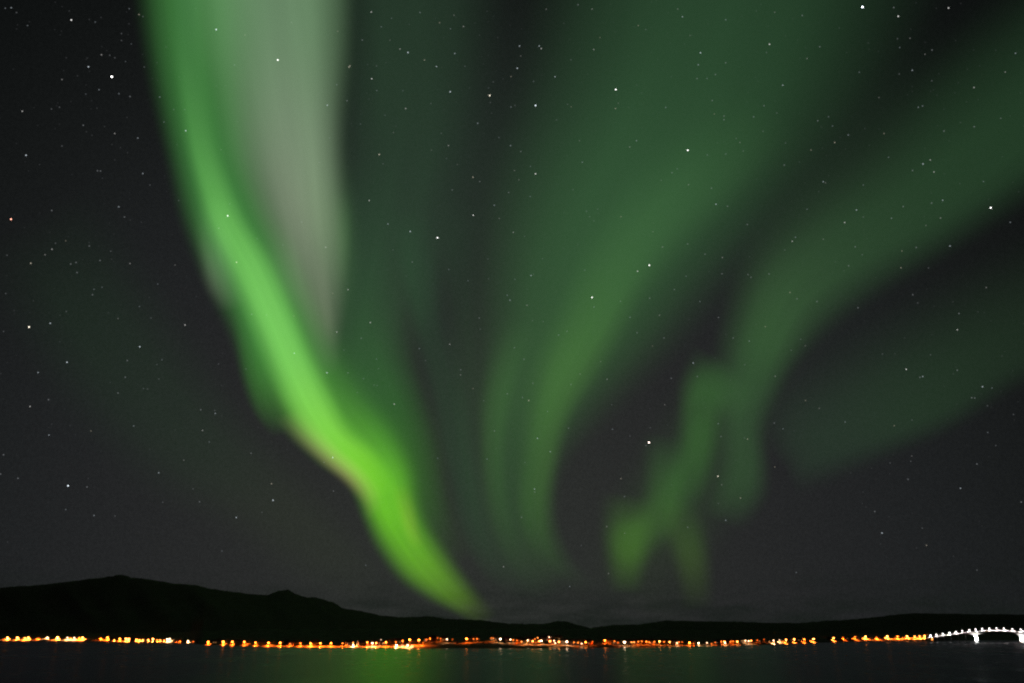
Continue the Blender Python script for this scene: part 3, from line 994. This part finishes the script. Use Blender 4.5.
# ------------------------------------------------------------------ lights along the far shore
ORANGE, AMBER, WHITE, RED = (1, 0.19, 0.018), (1, 0.27, 0.045), (1, 0.6, 0.34), (1, 0.16, 0.012)
COLNAME = {ORANGE: 'orange', AMBER: 'yellow-orange', WHITE: 'white', RED: 'dim red-orange'}
o_, a_, w_, r_ = ORANGE, AMBER, WHITE, RED
LIGHTS = [  # x, y, size (0.3 tiny .. 3 big), colour
    (7.5, 637.7, 2, a_), (17.5, 637.7, 2.2, a_), (25, 638.2, 1.5, a_), (28.3, 637.6, 1.8, a_), (38.5, 638, .3, o_), (47.5, 637.2, .7, w_), (57.5, 637.5, 2.6, a_),
    (67.5, 637.6, .9, w_), (70.6, 637.7, .3, a_), (74.3, 637.7, 1, w_), (79.3, 637.9, 1.2, o_), (82.7, 637.6, 2, a_), (101, 638.2, .7, r_), (107.5, 637.5, 2.2, o_),
    (114, 640, .6, a_), (119.8, 638.8, 2, o_), (126, 638.8, 2.2, a_), (128.8, 638.9, 2, a_), (136.5, 639.5, 1.4, a_), (139.5, 640, 1.4, a_), (142.8, 640.2, 1.5, a_),
    (148.3, 640, 1.6, a_), (153, 639, 2.2, a_), (157.2, 640.2, 1.2, o_), (160, 640, 1.1, a_), (164.2, 640.2, 1, a_), (167.3, 639.4, 1.5, w_), (169.8, 638.8, 1.3, w_),
    (176.6, 640.6, .5, r_), (180, 641, .4, r_), (188, 640.9, 1.3, w_), (193, 642, .3, r_),
    (208.3, 641.8, 2.2, o_), (223.2, 641.8, 2.8, o_), (232.3, 641.8, 2.3, o_), (244.3, 641.8, 2.2, o_), (255.5, 642.6, 1.8, o_),
    (268.5, 642.8, 2.3, o_), (280.2, 642.8, 2.3, o_), (290, 643.8, .8, o_), (300.5, 643.4, 1.3, o_), (310.6, 643.5, 2.4, o_), (320.4, 643.2, 2.1, o_), (331, 643.1, 2, o_),
    (342.6, 643.3, 1, o_), (353.2, 642.6, 1, a_), (353.3, 644.8, 1.6, w_), (367.3, 642.4, 1.8, o_), (372.4, 643.2, 1.6, w_), (376.3, 643, 1.5, a_), (381, 639.7, .35, w_),
    (386, 642.2, 2, o_), (396, 641.9, .7, o_), (402.6, 640.8, 1.3, o_), (409.7, 639.7, 2.6, o_), (418.9, 640, 2.9, o_), (426.5, 639.5, .8, r_), (430, 638.3, .5, r_),
    (437.7, 638, .5, o_), (440.6, 638.5, .5, o_), (447, 639.2, 1.2, w_), (452.6, 639.2, .3, r_), (466.6, 638.8, 2.7, o_), (473.5, 638.9, .6, o_), (477, 638.7, .8, o_),
    (491.2, 638, .5, o_), (493.3, 638.2, .5, a_), (500.4, 639, 2.1, w_), (510.5, 639.5, 1.3, w_),
    (513.3, 640, .8, o_), (517, 640.5, .7, r_), (521.5, 641.7, 1, a_), (527.7, 640.4, 1.2, w_), (532.7, 641.2, 1.7, a_), (535, 639, .7, o_), (537.7, 637.8, .8, a_),
    (539.3, 641.2, 1.8, a_), (541.3, 640.8, 1.8, w_), (544, 637.7, .8, w_), (545.7, 637.8, .8, w_), (549.2, 637.2, .9, w_), (550, 641.2, 2, a_), (554, 640.7, 1, w_),
    (555.3, 643, 1, w_), (559, 641.8, 2.1, a_), (558.8, 637, .9, w_), (566.9, 641.7, 2.3, w_), (574, 642.3, .8, o_), (578, 642.6, .9, o_), (581.7, 643.6, 1, w_),
    (585.6, 642.2, 2.2, o_), (592.6, 641.6, .5, r_), (604.9, 640.4, 2.3, o_), (614.5, 641.2, .8, o_), (618, 642.6, .6, r_), (624.5, 642.2, 2.8, w_), (631.5, 642.2, 1, a_),
    (634, 642.2, 1, a_), (638.3, 641.6, .9, o_), (641.8, 641.4, .8, o_), (646.3, 641.6, 1.2, o_), (649.3, 642.2, 1, o_), (654.5, 641.7, .8, o_), (659.5, 641.4, 2, a_),
    (664, 641.8, .8, o_), (669.6, 641.9, 1.7, a_), (677, 643, 1, w_), (679, 642, .7, o_), (682, 642, .4, r_), (689.5, 642.7, 2.4, o_), (693.5, 643.6, .5, r_), (698.6, 643, 1.5, w_),
    (707, 642.8, .8, w_), (711.5, 643.5, .4, a_), (715, 642.3, .4, r_), (721.3, 641.5, .9, o_), (724.5, 641.7, 1.8, a_), (725, 642.9, 1.2, w_), (728, 640, 1, o_), (730.6, 641.6, .8, o_),
    (733, 641.2, .7, r_), (737.3, 641.6, 1.7, a_), (745.5, 640.6, 1, w_), (748.7, 641, 1.1, w_), (751.2, 640.6, 1.2, a_), (757.2, 640.2, .5, r_), (764, 639.3, .3, r_),
    (773.6, 640.4, .9, w_), (779.5, 640.1, .5, w_), (786, 639.6, 1.5, a_), (794.2, 639.2, 1.7, a_), (804.2, 639.3, 1.5, o_), (813.5, 639, 1.7, a_),
    (833.6, 638.1, 1.7, a_), (843, 637.6, .5, r_), (855, 637, 1, o_), (865.5, 636.7, 2, a_), (876.5, 637.4, .7, o_), (887.2, 636.3, 2.2, a_),
    (897.5, 636.5, 1.4, o_), (907, 636.2, 1.8, a_), (914.7, 636.3, 1.2, a_), (919.7, 636.2, 1.2, a_), (924.5, 635.9, 1.5, a_), (932.2, 639.2, .9, a_),
    (396.5, 646.4, 2, w_), (407.6, 646.6, 1.5, w_), (402, 646.6, .4, w_), (411.6, 646.9, .5, w_),
]
SECTIONS = [(34, 'lit bank at the left picture edge'), (95, 'sparse row under the left slope'), (195, 'dense cluster under the mountain peak'),
            (346, 'even row under the small second peak'), (425, 'bank below the bright aurora foot'), (500, 'thin row under the long ridge'),
            (598, 'hillside cluster at mid shore'), (702, 'low row right of mid shore'), (770, 'small clump before the dark gap'),
            (820, 'short orange bank past the gap'), (1100, 'orange bank leading to the bridge')]
m_pole = principled('galvanised_pole', (0.28, 0.28, 0.27), 0.55, (0.2, 0.2, 0.2), 3, 0.6)

bm = bmesh.new()
add_tube(bm, (0, 0, 0), (0, 0, 0.97), 0.11, 0.07)
bm.faces.ensure_lookup_table()
pole_me = bm_mesh('pole', bm)
pole_me.materials.append(m_pole)
bm = bmesh.new()
add_tube(bm, (0, 0, -0.2), (0, -0.5, 0.05), 0.07, 0.06)
add_tube(bm, (0, -0.5, 0.05), (0, -1.5, 0.1), 0.06, 0.05)
arm_me = bm_mesh('arm', bm)
arm_me.materials.append(m_pole)
bm = bmesh.new()
bmesh.ops.create_icosphere(bm, subdivisions=2, radius=1.0)
for v in bm.verts:
    v.co.z *= 0.55
    if v.co.z > 0.1:
        v.co.x *= 0.8
        v.co.y *= 0.8
lantern_me = bm_mesh('lantern', bm, True)
lantern_me.materials.append(emitter(ORANGE, 1.0, True))
LDATA = {}


def spot_light(color, power, angle=171, blend=0.15):
    q = round(math.log(power) * 4) / 4
    k = (color, q, angle)
    if k not in LDATA:
        d = bpy.data.lights.new('lamp_light', 'SPOT')
        d.energy = math.exp(q)
        d.color = color
        d.spot_size = math.radians(angle)
        d.spot_blend = blend
        d.shadow_soft_size = 0.3
        LDATA[k] = d
    return LDATA[k]


LAMP_GAIN = 4.0
GROUND_POWER = 17000.0


def px_of(g):
    return W / 2 + FPX * g.x / (g.y * math.cos(TILT))


def street_lamp(g, az, h, size, color, label, group, ground_col=None):
    root = empty('street_lamp', g, -az)
    tag(root, label, 'street lamp', group)
    p = link('pole', pole_me, None, root)
    p.scale = (1, 1, h)
    a = link('arm', arm_me, None, root)
    a.location = (0, 0, h * 0.97 - 0.1)
    dist = math.hypot(g.x, g.y)
    mpp = dist / FPX
    rad = 0.6 * min(1.4, 0.75 + 0.2 * size) * mpp
    flux = LAMP_GAIN * (1.5 * size ** 2.2 + 0.2)                  # px^2 of full white
    area = math.pi * (rad / mpp) ** 2 * 0.55
    l = link('lantern', lantern_me, emitter(color, flux / area, True), root)
    l.location = (0, -1.5, h)
    l.scale = (rad, rad, rad)
    li = bpy.data.objects.new('lamp_light', spot_light(ground_col or tuple(c * (1, .75, .5)[i] for i, c in enumerate(color)), GROUND_POWER * (mpp / 2.2) ** 2.4 * (0.6 if 425 < px_of(g) < 765 else (4.5 if 195 < px_of(g) < 425 else 5.0)) * (0.3 if ground_col else 1) * (0.25 + size * 0.6), 130 if ground_col else (150 if 425 < px_of(g) < 765 else 163)))
    COL.objects.link(li)
    li.parent = root
    li.location = (0, -1.5, h - rad * 0.7)
    return root


secn = {}
for x, y, size, color in sorted(LIGHTS):
    low = y > 645.9 and x < 415
    g, az, h = spot_for(x, y, 3.0 if low else (5.0 if size < 0.8 or 425 < x < 765 else 8.0))
    sec = next(s for e, s in SECTIONS if x < e)
    sz = 'big bright' if size >= 2.2 else ('bright' if size >= 1.3 else ('small' if size > 0.6 else 'tiny'))
    if low:
        lab = {396.5: 'bright white lamp at the water edge, widest low white light', 407.6: 'bright white lamp at the water edge, second from left of the low lights',
               402: 'tiny white lamp at the water edge between the two bright low ones', 411.6: 'tiny white lamp at the water edge right of the bright low ones'}[x]
    elif x > 930:
        lab = 'lone yellow-orange lamp at the water under the shore end of the bridge'
    else:
        k = (sz, color, sec)
        secn[k] = secn.get(k, 0) + 1
        lab = f"{sz} {COLNAME[color]} street lamp, {ordinal(secn[k])} such, {sec}"
    street_lamp(g, az, h, size, color, lab, 'lamps along the far shore')

# ------------------------------------------------------------------ houses behind the lamps
WALLS = [('white', (0.75, 0.73, 0.68)), ('ochre', (0.55, 0.38, 0.14)), ('red', (0.32, 0.07, 0.05)), ('grey', (0.4, 0.4, 0.39))]
m_roof = principled('dark_roof', (0.05, 0.045, 0.045), 0.8, (0.09, 0.08, 0.08), 1.5)
m_trim = principled('white_trim', (0.8, 0.79, 0.76), 0.6, (0.7, 0.69, 0.66), 2)


def house_meshes():
    L, Dp, hw, hr = 11.0, 8.0, 4.6, 2.9
    bm = bmesh.new()
    pts = [(-L / 2, -Dp / 2, -1.5), (L / 2, -Dp / 2, -1.5), (L / 2, Dp / 2, -1.5), (-L / 2, Dp / 2, -1.5), (-L / 2, -Dp / 2, hw), (L / 2, -Dp / 2, hw), (L / 2, Dp / 2, hw), (-L / 2, Dp / 2, hw),
           (-L / 2, 0, hw + hr), (L / 2, 0, hw + hr)]
    v = [bm.verts.new(p) for p in pts]
    for f in ((0, 1, 5, 4), (2, 3, 7, 6), (1, 2, 6, 9, 5), (3, 0, 4, 8, 7), (3, 2, 1, 0)):
        bm.faces.new([v[i] for i in f])
    wall = bm_mesh('wall', bm)
    bm = bmesh.new()
    for s in (-1, 1):
        a, b = Vector((0, 0, hw + hr + 0.12)), Vector((0, s * (Dp / 2 + 0.6), hw - 0.32))
        n = Vector((0, s * hr, Dp / 2)).normalized() * 0.22
        q = []
        for x in (-L / 2 - 0.5, L / 2 + 0.5):
            for p in (a, b):
                for k in (0, 1):
                    q.append(bm.verts.new((x, p.y + n.y * k, p.z + n.z * k)))
        for f in ((0, 1, 3, 2), (4, 6, 7, 5), (0, 2, 6, 4), (1, 5, 7, 3), (2, 3, 7, 6), (0, 4, 5, 1)):
            bm.faces.new([q[i] for i in f])
    roof = bm_mesh('roof', bm)
    bm = bmesh.new()
    add_box(bm, (2.2, 0.5, hw + hr + 0.5), (0.8, 0.8, 1.8))
    chim = bm_mesh('chimney', bm)
    bm = bmesh.new()
    add_box(bm, (0, 0, 0), (1.5, 0.12, 1.5))
    win = bm_mesh('window', bm)
    bm = bmesh.new()
    for c, s in (((0, -.03, .82), (1.8, .1, .14)), ((0, -.03, -.82), (1.8, .1, .14)), ((-.82, -.03, 0), (.14, .1, 1.5)), ((.82, -.03, 0), (.14, .1, 1.5))):
        add_box(bm, c, s)
    frame = bm_mesh('frame', bm)
    bm = bmesh.new()
    add_box(bm, (0, 0, 1.05), (1.0, 0.12, 2.1))
    door = bm_mesh('door', bm)
    return wall, roof, chim, win, frame, door


HW, HR, HC, HWIN, HFR, HD = house_meshes()
for me in (HR, HC):
    me.materials.append(m_roof)
HW.materials.append(principled('white_boards', WALLS[0][1], 0.8, tuple(c * .8 for c in WALLS[0][1]), 0.8))
HFR.materials.append(m_trim)
HD.materials.append(principled('door_paint', (0.2, 0.08, 0.05), 0.6, (0.15, 0.06, 0.04), 2))
m_dark_glass = principled('dark_glass', (0.02, 0.02, 0.025), 0.08, (0.03, 0.03, 0.035), 0.5)
HWIN.materials.append(m_dark_glass)
m_lit = emitter((1, 0.5, 0.18), 0.6, True)

HOUSES = [(12, 638.8), (22, 639), (33, 638.8), (62, 638.8), (79, 638.8), (98, 639), (112, 639.3), (124, 639.6), (132, 639.8), (140, 640), (147, 640.2), (156, 640.2), (165, 640),
          (178, 641), (214, 643), (238, 643.2), (262, 644), (286, 643.8), (291, 643.6), (297, 644), (315, 644.4), (349, 644), (361, 644), (370, 643.6), (378, 643.2), (392, 642.3), (399, 641.5),
          (414, 641.3), (428, 639.7), (433, 639.4), (444, 639), (470, 639.2), (476, 639), (494, 638.8), (507, 639.6), (519, 641), (525, 641.2), (530, 640), (543, 638.5), (549, 638),
          (553, 641.5), (558, 638), (564, 642), (572, 642.3), (577, 642.6), (588, 642.4), (609, 641.5), (616, 642), (628, 642.4), (636, 642), (643, 641.8), (651, 642), (663, 642), (674, 642.4),
          (693, 643), (718, 642.2), (728, 641.5), (735, 641.6), (743, 641), (758, 640.6), (790, 640), (800, 639.8), (829, 638.8), (848, 638), (860, 637.8), (871, 637.8), (882, 637.4), (893, 637.3), (903, 637)]
hn = {}
for i, (x, y) in enumerate(HOUSES):
    g, az, h = spot_for(x, y, 3.6)
    g = ground_point(az, max(24.0, (Vector((g.x, g.y)).length - r0(az)) + 6))
    wn_, wc = WALLS[(i * 7 + i // 4) % 4]
    sec = next(s for e, s in SECTIONS if x < e)
    k = (wn_, sec)
    hn[k] = hn.get(k, 0) + 1
    root = empty('house', g, -az + random.uniform(-.5, .5))
    tag(root, f"{wn_} gabled house, {ordinal(hn[k])} {wn_} one, {sec}", 'house', 'houses along the far shore')
    link('wall', HW, principled(wn_ + '_boards', wc, 0.8, tuple(c * .8 for c in wc), 0.8), root)
    rf = link('roof', HR, None, root)
    link('chimney', HC, None, rf)
    lit = random.choice([0, 1, 1, 1])
    for q, wx in enumerate((-3.4, -1.0, 3.4)):
        w = link('window', HWIN, m_lit if q in random.sample(range(3), lit) else None, root)
        w.location = (wx, -4.05, 2.0)
        f = link('frame', HFR, None, w)
    d = link('door', HD, None, root)
    d.location = (1.2, -4.05, 0.0)

# ------------------------------------------------------------------ birches and bushes between the lamps
m_bark = principled('birch_bark', (0.35, 0.33, 0.3), 0.9, (0.12, 0.11, 0.1), 4)
m_leaf = principled('birch_leaves', (0.07, 0.075, 0.025), 0.8, (0.12, 0.1, 0.03), 1.5)


def tree_mesh(seed):
    R = random.Random(seed)
    bm = bmesh.new()
    hgt = 7.5
    add_tube(bm, (0, 0, -0.5), (0.1, 0, hgt * .5), 0.16, 0.1)
    add_tube(bm, (0.1, 0, hgt * .5), (0, 0.1, hgt * .95), 0.1, 0.02)
    tips = []
    for i in range(9):
        z = hgt * (0.3 + 0.06 * i)
        a = i * 2.4 + R.random()
        ln = 2.3 * (1 - 0.07 * i)
        q = Vector((math.cos(a) * ln, math.sin(a) * ln, z + ln * 0.6))
        add_tube(bm, (0.05, 0, z), q, 0.06, 0.015, 5)
        tips.append((Vector((0, 0, z)), q))
    trunk = bm_mesh('trunk', bm)
    bm = bmesh.new()
    for k in range(420):
        p, q = R.choice(tips)
        c = p.lerp(q, 0.45 + 0.65 * R.random()) + Vector((R.gauss(0, .42), R.gauss(0, .42), R.gauss(0, .45)))
        u = Vector((R.gauss(0, 1), R.gauss(0, 1), R.gauss(0, 1))).normalized()
        v = u.orthogonal().normalized()
        s = R.uniform(.12, .3)
        vs_ = [bm.verts.new(c + u * s), bm.verts.new(c + v * s * .6), bm.verts.new(c - u * s), bm.verts.new(c - v * s * .6)]
        bm.faces.new(vs_)
    return trunk, bm_mesh('crown', bm)


TREES = [tree_mesh(s) for s in (1, 2, 3)]
for t, c in TREES:
    t.materials.append(m_bark)
    c.materials.append(m_leaf)
TX = [4, 30, 44, 53, 90, 95, 110, 117, 134, 151, 162, 184, 198, 219, 228, 249, 274, 305, 327, 338, 346, 358, 382, 389, 406, 423, 436, 450, 458, 484, 498, 505, 523, 547, 569, 583, 597, 601, 607, 621, 640, 648, 657, 667, 685,
      703, 713, 722, 732, 741, 755, 762, 768, 783, 798, 808, 818, 828, 838, 841, 844, 847, 851, 858, 862, 869, 873, 879, 884, 890, 895, 900, 905, 911, 917, 922]
tn = {}
for i, x in enumerate(TX):
    az = az_of(x)
    g = ground_point(az, random.uniform(24, 44))
    sec = next(s for e, s in SECTIONS if x < e)
    tn[sec] = tn.get(sec, 0) + 1
    root = empty('birch_tree', g, random.uniform(0, 6.28))
    s = random.uniform(.7, 1.25)
    root.scale = (s, s, s * random.uniform(.9, 1.1))
    tag(root, f"thin dark birch, {ordinal(tn[sec])} tree from left, {sec}", 'tree', 'birches along the far shore')
    t, c = TREES[i % 3]
    link('trunk', t, None, root)
    link('crown', c, None, root)

# ------------------------------------------------------------------ the bridge
PX0, Y0, PX1, Y1 = 930.0, 2750.0, 1020.0, 2570.0


def bridge_at(px, py=632):
    """ground position on the bridge axis that is seen in column px"""
    d = pixdir(px, py)
    k = d.x / d.y
    x0, x1 = (pixdir(PX0, 636).x / pixdir(PX0, 636).y) * Y0, (pixdir(PX1, 632).x / pixdir(PX1, 632).y) * Y1
    # intersect (x = k y) with the axis
    t = (k * Y0 - x0) / ((x1 - x0) - k * (Y1 - Y0))
    return Vector((x0 + (x1 - x0) * t, Y0 + (Y1 - Y0) * t, 0))


DECK = [(926, 638.2), (932, 637.3), (937, 636.6), (945, 635.5), (955, 634.1), (965, 632.7), (975, 631.4), (985, 630.7), (995, 630.4), (1005, 630.7), (1012, 631.3), (1020, 632.0), (1035, 633.6), (1060, 636), (1085, 638)]


def deck_z(px, py):
    d = pixdir(px, py)
    p = bridge_at(px, py)
    return EYE.z + d.z / d.y * p.y


pts = []
for px, py in DECK:
    p = bridge_at(px, py)
    pts.append((p.x, p.y, deck_z(px, py)))
axis = (Vector(pts[-1]) - Vector(pts[0]))
axis.z = 0
ax = axis.normalized()
nx = Vector((ax.y, -ax.x, 0))
if nx.y > 0:
    nx = -nx                                      # towards the viewer
origin = Vector((pts[0][0], pts[0][1], 0))
zt = [((Vector((p[0], p[1], 0)) - origin).dot(ax), p[2]) for p in pts]
total = zt[-1][0]


def deck_height(s):
    return sum(interp(zt, s + k * 12) for k in (-2, -1, 0, 1, 2)) / 5


def s_of(px, py=632):
    return (bridge_at(px, py) - origin).dot(ax)


MAIN = [s_of(975.2), s_of(1020.6)]
m_conc = principled('pale_concrete', (0.55, 0.54, 0.52), 0.85, (0.44, 0.43, 0.41), 0.25)
bridge = empty('bridge', origin)
tag(bridge, 'long humped concrete road bridge with floodlit main piers at the right end of the shore', 'bridge')


def haunch(s):
    d = min(abs(s - m) for m in MAIN)
    return 2.4 + 8.5 * max(0.0, 1 - d / 62) ** 2.2


def sweep(section_fn, step=6.0):
    vs_, fs_ = [], []
    n = int(total / step)
    c = 0
    for i in range(n + 1):
        s = total * i / n
        sec = section_fn(s)
        c = len(sec)
        for a, z in sec:
            vs_.append(ax * s + nx * a + Vector((0, 0, z)))
    for i in range(n):
        for j in range(c):
            k = (j + 1) % c
            fs_.append((i * c + j, i * c + k, (i + 1) * c + k, (i + 1) * c + j))
    fs_.append(tuple(range(c))[::-1])
    fs_.append(tuple(n * c + j for j in range(c)))
    return vs_, fs_


def girder_sec(s):
    z, h = deck_height(s), haunch(s)
    return [(6, z), (6, z - .5), (3, z - .9), (3, z - h), (-3, z - h), (-3, z - .9), (-6, z - .5), (-6, z)]


link('girder', mesh('girder', *sweep(girder_sec)), m_conc, bridge)
link('roadway', mesh('roadway', *sweep(lambda s: [(4.6, deck_height(s) + .08), (4.6, deck_height(s) + .01), (-4.6, deck_height(s) + .01), (-4.6, deck_height(s) + .08)])), m_road, bridge)
link('parapet', mesh('parapet', *sweep(lambda s: [(-5.55, deck_height(s) + 2.0), (-5.55, deck_height(s) + .015), (-5.85, deck_height(s) + .015), (-5.85, deck_height(s) + 2.0)])), m_conc, bridge)
rv, rf_ = [], []
for zr in (0.45, 0.8, 1.15):
    v_, f_ = sweep(lambda s: [(5.8, deck_height(s) + zr + .05), (5.8, deck_height(s) + zr - .05), (5.7, deck_height(s) + zr - .05), (5.7, deck_height(s) + zr + .05)])
    rf_ += [tuple(i + len(rv) for i in f) for f in f_]
    rv += v_
link('railing', mesh('railing', rv, rf_), m_pole, bridge)
PIERS = []
for px in (936, 943, 950, 957.5, 965):
    PIERS.append((s_of(px), False))
for m in MAIN:
    PIERS.append((m, True))
for px in (1045, 1060, 1075):
    PIERS.append((s_of(px), False))
for s, big in PIERS:
    z = deck_height(s) - haunch(s)
    bm = bmesh.new()
    rz = math.atan2(ax.y, ax.x)
    if big:
        add_tube(bm, ax * s + Vector((0, 0, -4)), ax * s + Vector((0, 0, 3.2)), 8.5, 8.2, 16)
        add_box(bm, ax * s + Vector((0, 0, (z + 3.6) / 2)), (5.4, 6, z - 2.8), rz, 1.5)
    else:
        add_box(bm, ax * s + Vector((0, 0, (z - 4.2) / 2)), (1.8, 5, z + 4.1), rz, 0.85)
    link('pier', bm_mesh('pier', bm), m_conc, bridge)
    if big:
        for sgn in (-1, 1):
            b2 = bmesh.new()
            add_box(b2, (0, 0, 0), (1.4, 0.7, 1.0))
            add_tube(b2, (0, 0, -1.0), (0, 0, -.4), .12, .12)
            fl = link('floodlight', bm_mesh('floodlight', b2), m_pole, bridge)
            base = ax * (s + sgn * 5) + nx * 5.6 + Vector((0, 0, 4.15))
            fl.location = base
            fl.rotation_euler = (0, 0, rz)
            d = bpy.data.lights.new('flood_lamp', 'SPOT')
            d.energy = 300000
            d.color = (1, .97, .93)
            d.spot_size = math.radians(84)
            d.spot_blend = .6
            d.shadow_soft_size = .5
            lo = bpy.data.objects.new('flood_lamp', d)
            COL.objects.link(lo)
            lo.parent = bridge
            lp = base + nx * 7.0 + Vector((0, 0, .8))
            lo.location = lp
            target = ax * s + Vector((0, 0, z * .56))
            lo.rotation_euler = (target - lp).to_track_quat('-Z', 'Y').to_euler()

BL = [(930, 635.6), (936, 634.6), (942.5, 634), (949, 633), (955.5, 632), (962, 631.1), (969, 630.3), (975.3, 629.4), (982, 629), (989, 628.5), (996.2, 628.2), (1003.5, 628.3), (1012, 629), (1020.5, 629.5), (1029, 630.3), (1038, 631.2), (1047, 632.2)]
NB = len([b for b in BL if b[0] < 1024])
for i, (px, py) in enumerate(BL):
    s = s_of(px, py)
    z = deck_height(s) + 0.1
    g = origin + ax * s - nx * 5.0 + Vector((0, 0, z))
    d = pixdir(px, py)
    h = max(6.5, EYE.z + d.z / d.y * g.y - z)
    where = 'over the tall pier nearer the shore' if i == 7 else ('over the tall pier at the right edge' if i == 13 else f"{ordinal(i + 1)} from the shore end of the bridge")
    az = math.atan2(g.x, g.y)
    street_lamp(g, math.atan2(-nx.x, -nx.y), h, 0.72, (1, .93, .9), f"white bridge lamp on a thin mast, {where}", 'lamps on the bridge', (1, .9, .88))
